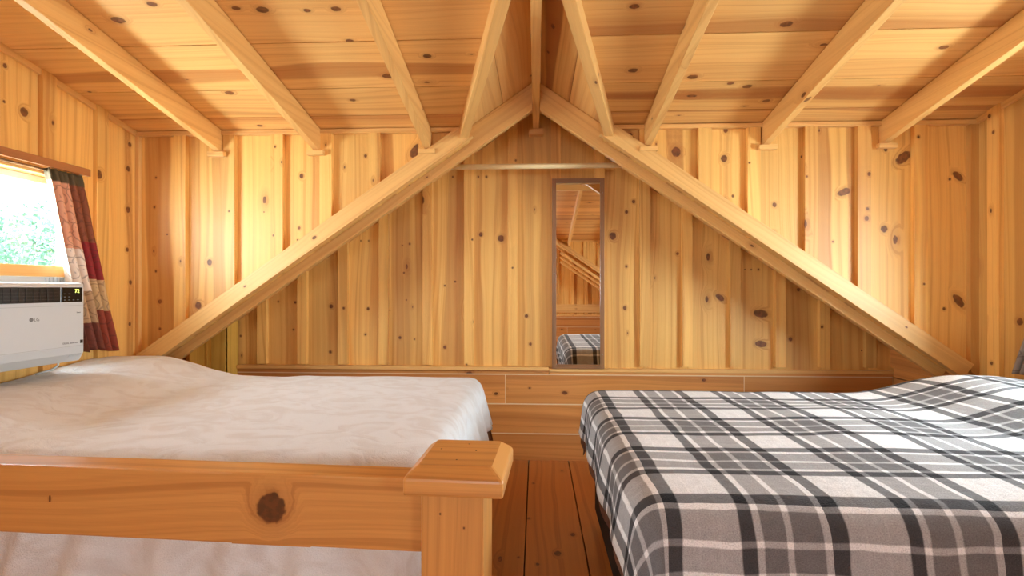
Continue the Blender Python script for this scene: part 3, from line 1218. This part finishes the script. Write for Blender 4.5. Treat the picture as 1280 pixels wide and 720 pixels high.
def rbox(x0, x1, y0, y1, z0, z1, r, seg=4):
    bm = bmesh.new()
    bbox(bm, x0, x1, y0, y1, z0, z1)
    bmesh.ops.bevel(bm, geom=bm.edges[:], offset=r, segments=seg, affect='EDGES', profile=0.5)
    return bm


# right bed: mattress on a dark box base
RB = dict(x0=0.24, x1=2.43, y0=1.24, y1=2.70)
RZ = 0.68
root = empty('bed', (1.4, 1.97, 0), 'double bed with dark fabric base under the plaid blanket', 'bed')
link('box_base', bm_mesh('box_base', rbox(0.30, 2.41, 1.30, 2.64, 0.06, 0.40, 0.02)), M_darkbox, root)
link('mattress', bm_mesh('mattress', rbox(0.27, 2.41, 1.28, 2.66, 0.40, RZ - 0.025, 0.05)), M_darkbox, root, smooth=True)
for (a, b) in ((0.36, 1.36), (0.36, 2.56), (2.42, 1.36), (2.42, 2.56)):
    bm = bmesh.new()
    tube(bm, [(a, b, 0), (a, b, 0.07)], 0.03, 14)
    link('leg', bm_mesh('leg', bm), M_black, root)


def rhump(x, y):
    h = 0.105 * soft(x, 1.55, 2.05) * (1 - 0.55 * soft(x, 2.15, 2.5))
    h *= 0.45 + 0.55 * soft(y, 1.5, 2.1)
    h *= 1 - 0.25 * soft(y, 2.5, 2.7)
    return h + 0.012 * bump(x, 1.2, .5) * bump(y, 2.0, .5)


blanket('underblanket', M_brown, 'brown underblanket peeping out below the plaid blanket', 'blanket',
        x0=RB['x0'] + .012, x1=RB['x1'] - .01, y0=RB['y0'] + .012, y1=RB['y1'] - .012, zt=RZ - 0.013, ov=(0.28, 0, 0.35, 0.27), R=0.067, hump=rhump, seed=1, fold=0.010, flat_amp=0.004)
blanket('plaid_blanket', M_plaid, 'black, grey and white plaid fleece blanket spread over the right bed', 'blanket',
        x0=RB['x0'], x1=RB['x1'], y0=RB['y0'], y1=RB['y1'], zt=RZ, ov=(0.25, 0, 0.55, 0.22), R=0.075, hump=rhump, seed=1, fold=0.014)

# left bed
LX0, LX1, LY0, LY1, LZ = -2.385, -0.29, 1.42, 2.84, 0.715
root = empty('bed', (-1.3, 2.13, 0), 'double bed on wooden base under the cream blanket', 'bed')
link('mattress', bm_mesh('mattress', rbox(-2.37, LX1 - 0.03, LY0 + 0.03, LY1 - 0.03, 0.42, LZ - 0.025, 0.05)), M_mattress, root, smooth=True)
w = Wood()
w.box(-2.37, LX1 - 0.05, LY0 + 0.05, LY0 + 0.09, 0.22, 0.42, 'x')
w.box(-2.37, LX1 - 0.05, LY1 - 0.09, LY1 - 0.05, 0.22, 0.42, 'x')
w.box(-2.37, -2.33, LY0 + 0.09, LY1 - 0.09, 0.22, 0.42, 'y')
w.box(LX1 - 0.09, LX1 - 0.05, LY0 + 0.09, LY1 - 0.09, 0.22, 0.42, 'y')
w.build('bed_frame', M_base, root, 0.003)
for a in (-2.33, LX1 - 0.13):
    for b in (LY0 + 0.095, LY1 - 0.165):
        w = Wood()
        w.box(a, a + 0.07, b, b + 0.07, 0, 0.42, 'z')
        w.build('leg', M_base, root, 0.003)


def lhump(x, y):
    h = 0.105 * (1 - soft(x, -2.12, -1.62))
    h *= 0.72 + 0.28 * soft(y, 2.3, 2.65)
    h *= 1 - 0.15 * bump(y, 2.15, .25)
    return h + 0.01 * bump(x, -1.1, .5) * bump(y, 2.2, .6)


blanket('underblanket', M_brown, 'dark brown underblanket showing at the foot of the cream bed', 'blanket',
        x0=LX0 + .002, x1=LX1 - .010, y0=LY0 + .014, y1=LY1 - .012, zt=LZ - 0.014, ov=(0, 0.42, 0.5, 0.3), R=0.062, hump=lhump, seed=2, fold=0.030, flat_amp=0.006, fq=30)
blanket('fleece_blanket', M_fleece, 'cream fleece blanket spread over the left bed and its pillow', 'blanket',
        x0=LX0, x1=LX1, y0=LY0, y1=LY1, zt=LZ, ov=(0, 0.30, 0.62, 0.25), R=0.07, hump=lhump, seed=2, fold=0.034, flat_amp=0.006, fq=30)

# ------------------------------------------------------------------ railing with capped post in the foreground
root = empty('guard_rail', (-0.16, 1.15, 0), 'heavy knotty pine rail with a square capped post before the cream bed', 'railing')
ang = -0.045      # the rail drifts away from the viewer towards the left


def rrot(me):
    piv = Vector((-0.16, 1.11, 0))
    me.transform(Matrix.Translation(piv) @ Matrix.Rotation(ang, 4, 'Z') @ Matrix.Translation(-piv))
    return me


pf = 1.11
pxl, pxr = px(525, 0, pf).x, px(605, 0, pf).x
w = Wood()
w.prism(rect(0, 0.755, pxl, pxr), (0, pf, 0), Z_, X_, -Y_, 0.14)
w.knot((px(550, 643, pf).x, pf, px(550, 643, pf).z), .0022, 1.2)
w.knot((px(580, 660, pf).x, pf, px(580, 660, pf).z), .0022, 1.2)
link('post', rrot(w.mesh('post')), M_rail, root, 0.006)
# rail
w = Wood()
yr = pf + 0.03
zt_, zb_ = 0.769, 0.603
w.prism(rect(-2.2, pxl - 0.0005, zb_, zt_), (0, yr, 0), X_, Z_, -Y_, 0.075)
w.knot((px(332, 633, yr).x - 0.0, yr, 0.689), .037, 1.0)
w.knot((px(38, 633, yr).x, yr, 0.69), .003, 4.0, 1.57)
link('rail', rrot(w.mesh('rail')), M_rail, root, 0.004)
# cap: a block with four bevelled slopes
cxl, cxr = px(503, 0, pf - .035).x, px(630, 0, pf - .035).x
y0, y1 = pf - 0.035, pf + 0.205
bmv = []
lv = [(0.755, 0.0), (0.7935, 0.0), (0.815, 0.0274)]
w = Wood()
rings = []
for z, ins in lv:
    rings.append([(cxl + ins, y0 + ins, z), (cxr - ins, y0 + ins, z), (cxr - ins, y1 - ins, z), (cxl + ins, y1 - ins, z)])
bid = newbid()
for a, b in zip(rings, rings[1:]):
    for i in range(4):
        j = (i + 1) % 4
        pts = [a[i], a[j], b[j], b[i]]
        uvs = [((p[0] if i % 2 == 0 else p[1]), p[2] * 1.3 + (p[1] if i % 2 == 0 else p[0])) for p in pts]
        w.face(pts, uvs, bid)
w.face(rings[-1], [(p[0], p[1]) for p in rings[-1]], bid)
w.face(rings[0][::-1], [(p[0], p[1]) for p in rings[0][::-1]], bid)
me = w.mesh('cap')
bm = bmesh.new()
bm.from_mesh(me)
bmesh.ops.remove_doubles(bm, verts=bm.verts, dist=1e-5)
bm.to_mesh(me)
bm.free()
cap = link('cap', rrot(me), M_rail, root, 0.006)
for (u, v) in ((549, 563), (583, 556), (593, 564), (570, 576)):
    zz = 0.8152
    yy = (EYE - zz) * F / (v - 360)
    p = px(u, v, yy)
    bm = bmesh.new()
    tube(bm, [(p.x, p.y, zz - 0.003), (p.x, p.y, zz + 0.0004)], 0.0018, 10)
    link('nail_head', rrot(bm_mesh('nail_head', bm)), M_black, root)

# ------------------------------------------------------------------ air conditioner in the left window
AX = -2.15                    # front face
AY0, AY1, AZ0, AZ1 = 1.71, 2.375, 0.852, 1.226
root = empty('air_conditioner', (XL, (AY0 + AY1) / 2, AZ0), 'white window air conditioner with black vent and lit display', 'air conditioner')
# body: extruded profile with chamfered right and left ends (seen from above) and cut lower edge
bm = bmesh.new()


def ring_at(x, iy, iz0, iz1):
    return [bm.verts.new((x, AY0 + iy, AZ0 + iz0)), bm.verts.new((x, AY1 - iy, AZ0 + iz0)), bm.verts.new((x, AY1 - iy, AZ1 - iz1)), bm.verts.new((x, AY0 + iy, AZ1 - iz1))]


rs = [ring_at(-2.50, 0.02, 0.012, 0.01), ring_at(-2.24, 0.02, 0.012, 0.01), ring_at(-2.239, 0.0, 0.0, 0.0), ring_at(-2.205, 0.0, 0.0, 0.0), ring_at(-2.165, 0.022, 0.04, 0.006), ring_at(AX, 0.038, 0.075, 0.018)]
for a, b in zip(rs, rs[1:]):
    for i in range(4):
        j = (i + 1) % 4
        bm.faces.new((a[i], a[j], b[j], b[i]))
bm.faces.new(rs[0][::-1])
bm.faces.new(rs[-1])
link('body', bm_mesh('body', bm), M_white, root, 0.005)
# front panel line
bm = bmesh.new()
bbox(bm, AX - 0.002, AX + 0.0012, AY0 + 0.045, AY1 - 0.042, 1.118, 1.1195)
bbox(bm, AX - 0.002, AX + 0.0012, AY0 + 0.045, AY1 - 0.042, 0.9295, 0.931)
link('panel_seam', bm_mesh('panel_seam', bm), M_greyp, root)
# vent
vy1 = pxX(75, 0, AX).y
bm = bmesh.new()
bbox(bm, AX - 0.002, AX + 0.002, AY0 + 0.045, vy1, 1.135, 1.203)
vent = link('vent', bm_mesh('vent', bm), M_black, root, 0.001)
bm = bmesh.new()
for z in (1.148, 1.163, 1.178, 1.192):
    bbox(bm, AX + 0.002, AX + 0.006, AY0 + 0.05, vy1 - 0.012, z, z + 0.0022)
for i in range(16):
    y = AY0 + 0.07 + i * 0.031
    if y < vy1 - 0.02:
        bbox(bm, AX + 0.002, AX + 0.0045, y, y + 0.0015, 1.14, 1.199)
link('louvre_grille', bm_mesh('louvre_grille', bm), plain('dark_grey_plastic', rgb(52, 50, 50), 0.35), vent)
# control panel
cy0, cy1 = vy1 + 0.004, AY1 - 0.046
bm = bmesh.new()
bbox(bm, AX - 0.002, AX + 0.003, cy0, cy1, 1.135, 1.203)
cp = link('control_panel', bm_mesh('control_panel', bm), M_gloss, root, 0.002)


def text(body, size, y, z, mat, parent, name, depth=0.0004):
    c = bpy.data.curves.new(name, 'FONT')
    c.body = body
    c.size = size
    c.extrude = depth
    tmp = bpy.data.objects.new(name, c)
    COL.objects.link(tmp)
    dg = bpy.context.evaluated_depsgraph_get()
    me = bpy.data.meshes.new_from_object(tmp.evaluated_get(dg))
    bpy.data.objects.remove(tmp)
    me.materials.clear()
    me.transform(Matrix(((0, 0, 1, AX + 0.0005), (1, 0, 0, y), (0, 1, 0, z), (0, 0, 0, 1))))
    me.name = name
    return link(name, me, mat, parent)


t_ = text('72', 0.024, cy0 + (cy1 - cy0) * 0.62, 1.178, M_led, cp, 'display_digits')
t_.location.x += 0.003
bm = bmesh.new()
for i in range(0):
    for j, z in enumerate((1.144, 1.156, 1.168, 1.180)):
        if i > 1 and j > 1:
            continue
        y = cy0 + 0.012 + i * (cy1 - cy0 - 0.02) / 4
        bbox(bm, AX + 0.003, AX + 0.0036, y, y + 0.009, z, z + 0.0022)
bm.free()
for i in range(4):
    for z in (1.144, 1.158, 1.172):
        if i > 1 and z > 1.15:
            continue
        y = cy0 + 0.012 + i * (cy1 - cy0 - 0.02) / 4
        bm = bmesh.new()
        bbox(bm, AX + 0.003, AX + 0.0036, y, y + 0.009, z, z + 0.0022)
        link('button_mark', bm_mesh('button_mark', bm), M_ink, cp)
# maker's mark: a round badge followed by two letters
ly = pxX(39, 0, AX).y
bm = bmesh.new()
tube(bm, [(AX, ly, 1.064), (AX + 0.001, ly, 1.064)], 0.0085, 24)
link('round_badge', bm_mesh('round_badge', bm), M_ink, root)
text('LG', 0.021, ly + 0.011, 1.0565, M_ink, root, 'logo_letters')
text('DUAL Inverter', 0.0125, AY1 - 0.145, 0.942, M_ink, root, 'lettering')
text('Smart', 0.009, AY1 - 0.075, 1.083, M_ink, root, 'small_lettering')
bm = bmesh.new()
ey = pxX(111, 0, AX).y
bbox(bm, AX, AX + 0.001, AY1 - 0.056, AY1 - 0.042, 0.940, 0.956)
link('energy_sticker', bm_mesh('energy_sticker', bm), M_black, root)
# lower grille ribs on the chamfer
bm = bmesh.new()
for i in range(6):
    y = AY1 - 0.09 + i * 0.011
    vs = bbox(bm, -2.205, -2.170, y, y + 0.003, 0.862, 0.885)
    for v in vs:
        v.co.z += (v.co.x + 2.205) * 0.9 - 0.004
        v.co.x += 0.004
link('lower_ribs', bm_mesh('lower_ribs', bm), M_greyp, root)
# side filler panel between unit, sash and frame
bm = bmesh.new()
bbox(bm, XL - 0.055, XL - 0.03, 2.4, WY1 - 0.026, WZ0 + 0.026, 1.256)
bbox(bm, XL - 0.055, XL - 0.03, WY0 + 0.026, 2.4, AZ1 - 0.004, 1.256)
for i in range(8):
    y = 2.44 + i * 0.02
    bbox(bm, XL - 0.03, XL - 0.02, y, y + 0.004, WZ0 + 0.026, 1.253)
link('side_filler', bm_mesh('side_filler', bm), M_white, root)
# cord hanging from the unit to the blanket
bm = bmesh.new()
tube(bm, [(-2.21, 2.27, 0.858), (-2.215, 2.275, 0.845), (-2.225, 2.275, 0.832), (-2.24, 2.26, 0.82), (-2.28, 2.23, 0.806)], 0.0045, 8)
tag(link('power_cord', bm_mesh('power_cord', bm), M_white, root, smooth=True))

# ------------------------------------------------------------------ curtain rail board, rod and curtain on the left
root = empty('curtain_pelmet', (XL, 2.1, 1.79), 'brown wooden pelmet board above the left window', 'pelmet')
w = Wood()
w.prism(rect(1.45, 2.60, 1.787, 1.826), (XL + 0.065, 0, 0), Y_, Z_, X_, 0.02)
w.build('board', M_brownwood, root, 0.003)
w = Wood()
w.box(XL + 0.001, XL + 0.045, 1.5, 1.52, 1.79, 1.824, 'y')
w.build('bracket', M_brownwood, root)
w = Wood()
w.box(XL + 0.001, XL + 0.045, 2.57, 2.59, 1.79, 1.824, 'y')
w.build('bracket', M_brownwood, root)
bm = bmesh.new()
tube(bm, [(XL + 0.03, 1.45, 1.775), (XL + 0.03, 2.56, 1.775)], 0.006, 10)
tag(link('curtain_rod', bm_mesh('curtain_rod', bm), M_metal), 'thin dark curtain rod under the brown pelmet at the left window', 'rod')


def curtain(name, X, s, ytop, ybot, zt, zb, mat, label, folds=4):
    bm = bmesh.new()
    uvl = bm.loops.layers.uv.new('UVMap')
    nu, nv = 84, 44
    g = []
    for j in range(nv + 1):
        q = j / nv
        row = []
        sw = q ** 0.8
        a = ytop[0] + (ybot[0] - ytop[0]) * (0.45 * q + 0.55 * sw ** 1.2)
        b = ytop[1] + (ybot[1] - ytop[1]) * (0.6 * q + 0.4 * sw)
        for i in range(nu + 1):
            p = i / nu
            amp = 0.015 + 0.022 * q
            y = a + (b - a) * p + 0.006 * math.sin(p * folds * 2 * math.pi + 1.0)
            x = X + s * (0.035 + amp * math.cos(p * folds * 2 * math.pi + 0.8 * math.sin(q * 3)) + 0.006 * noise.noise(Vector((p * 8, q * 5, 3))))
            if q < 0.06:
                x += s * 0.006 * math.sin(p * 90)
            row.append((bm.verts.new((x, y, zt + (zb - zt) * q + 0.012 * q * math.sin(p * 5))), (p * 0.62, (1 - q) * 0.96)))
        g.append(row)
    for j in range(nv):
        for i in range(nu):
            q = [g[j][i], g[j][i + 1], g[j + 1][i + 1], g[j + 1][i]]
            f = bm.faces.new([a[0] for a in q])
            f.smooth = True
            for lp, a in zip(f.loops, q):
                lp[uvl].uv = a[1]
    me = bpy.data.meshes.new(name)
    bm.to_mesh(me)
    bm.free()
    o = link(name, me, mat)
    so = o.modifiers.new('thick', 'SOLIDIFY')
    so.thickness = 0.002
    return tag(o, label, 'curtain')


curtain('curtain', XL, 1, (2.37, 2.55), (2.58, 2.77), 1.785, 0.86, M_curtain, 'red and beige patchwork curtain drawn aside beside the air conditioner')
curtain('curtain', XR, -1, (2.20, 2.36), (2.45, 2.69), 1.755, 0.78, M_curtain2, 'greyish curtain whose hem shows at the right edge', folds=6)
bm = bmesh.new()
tube(bm, [(XR - 0.03, 1.3, 1.76), (XR - 0.03, 2.42, 1.76)], 0.006, 10)
tag(link('curtain_rod', bm_mesh('curtain_rod', bm), M_metal), 'curtain rod at the right window, outside the picture', 'rod')

# ------------------------------------------------------------------ outside: ground and trees beyond the left window
bm = bmesh.new()
bbox(bm, -30, 30, -20, 30, -3.2, -3.0)
tag(link('ground', bm_mesh('ground', bm), M_grass), kind='structure')


def tree(x, y, h, r, label, seed):
    rd = random.Random(seed)
    root = empty('tree', (x, y, -3.0), label, 'tree', 'trees outside the left window')
    bm = bmesh.new()
    tube(bm, [(x, y, -3.0), (x + .1, y, -1.5), (x, y + .1, h * 0.5 - 3), (x, y, h - 3.4)], [0.2, 0.16, 0.1, 0.03], 10)
    link('trunk', bm_mesh('trunk', bm), M_bark, root)
    bm = bmesh.new()
    blobs = [(Vector((x + rd.uniform(-r, r) * .7, y + rd.uniform(-r, r) * .7, -3 + h * rd.uniform(.25, .95))), r * rd.uniform(.3, .55)) for _ in range(16)]
    for c, br in blobs:
        for k in range(330):
            d = Vector((rd.gauss(0, 1), rd.gauss(0, 1), rd.gauss(0, 1))).normalized()
            p = c + d * br * rd.uniform(.6, 1.05)
            a = Vector((rd.gauss(0, 1), rd.gauss(0, 1), rd.gauss(0, 1))).normalized()
            b = a.cross(d + Vector((.01, 0, 0))).normalized()
            a = b.cross(d).normalized()
            sz = rd.uniform(.05, .10)
            tilt = d * rd.uniform(-.03, .03)
            vs = [bm.verts.new(p - a * sz), bm.verts.new(p + b * sz * .5 + tilt), bm.verts.new(p + a * sz), bm.verts.new(p - b * sz * .5 + tilt)]
            bm.faces.new(vs)
    me = bpy.data.meshes.new('foliage')
    bm.to_mesh(me)
    bm.free()
    link('foliage', me, M_leaf, root)


tree(-13.0, 13.6, 6.4, 2.4, 'leafy green tree outside, filling the right of the left window', 1)
tree(-12.0, 6.6, 5.8, 2.1, 'leafy green tree outside, at the left of the left window', 2)
tree(-21.0, 17.5, 7.4, 2.8, 'leafy green tree outside, farthest from the left window', 3)
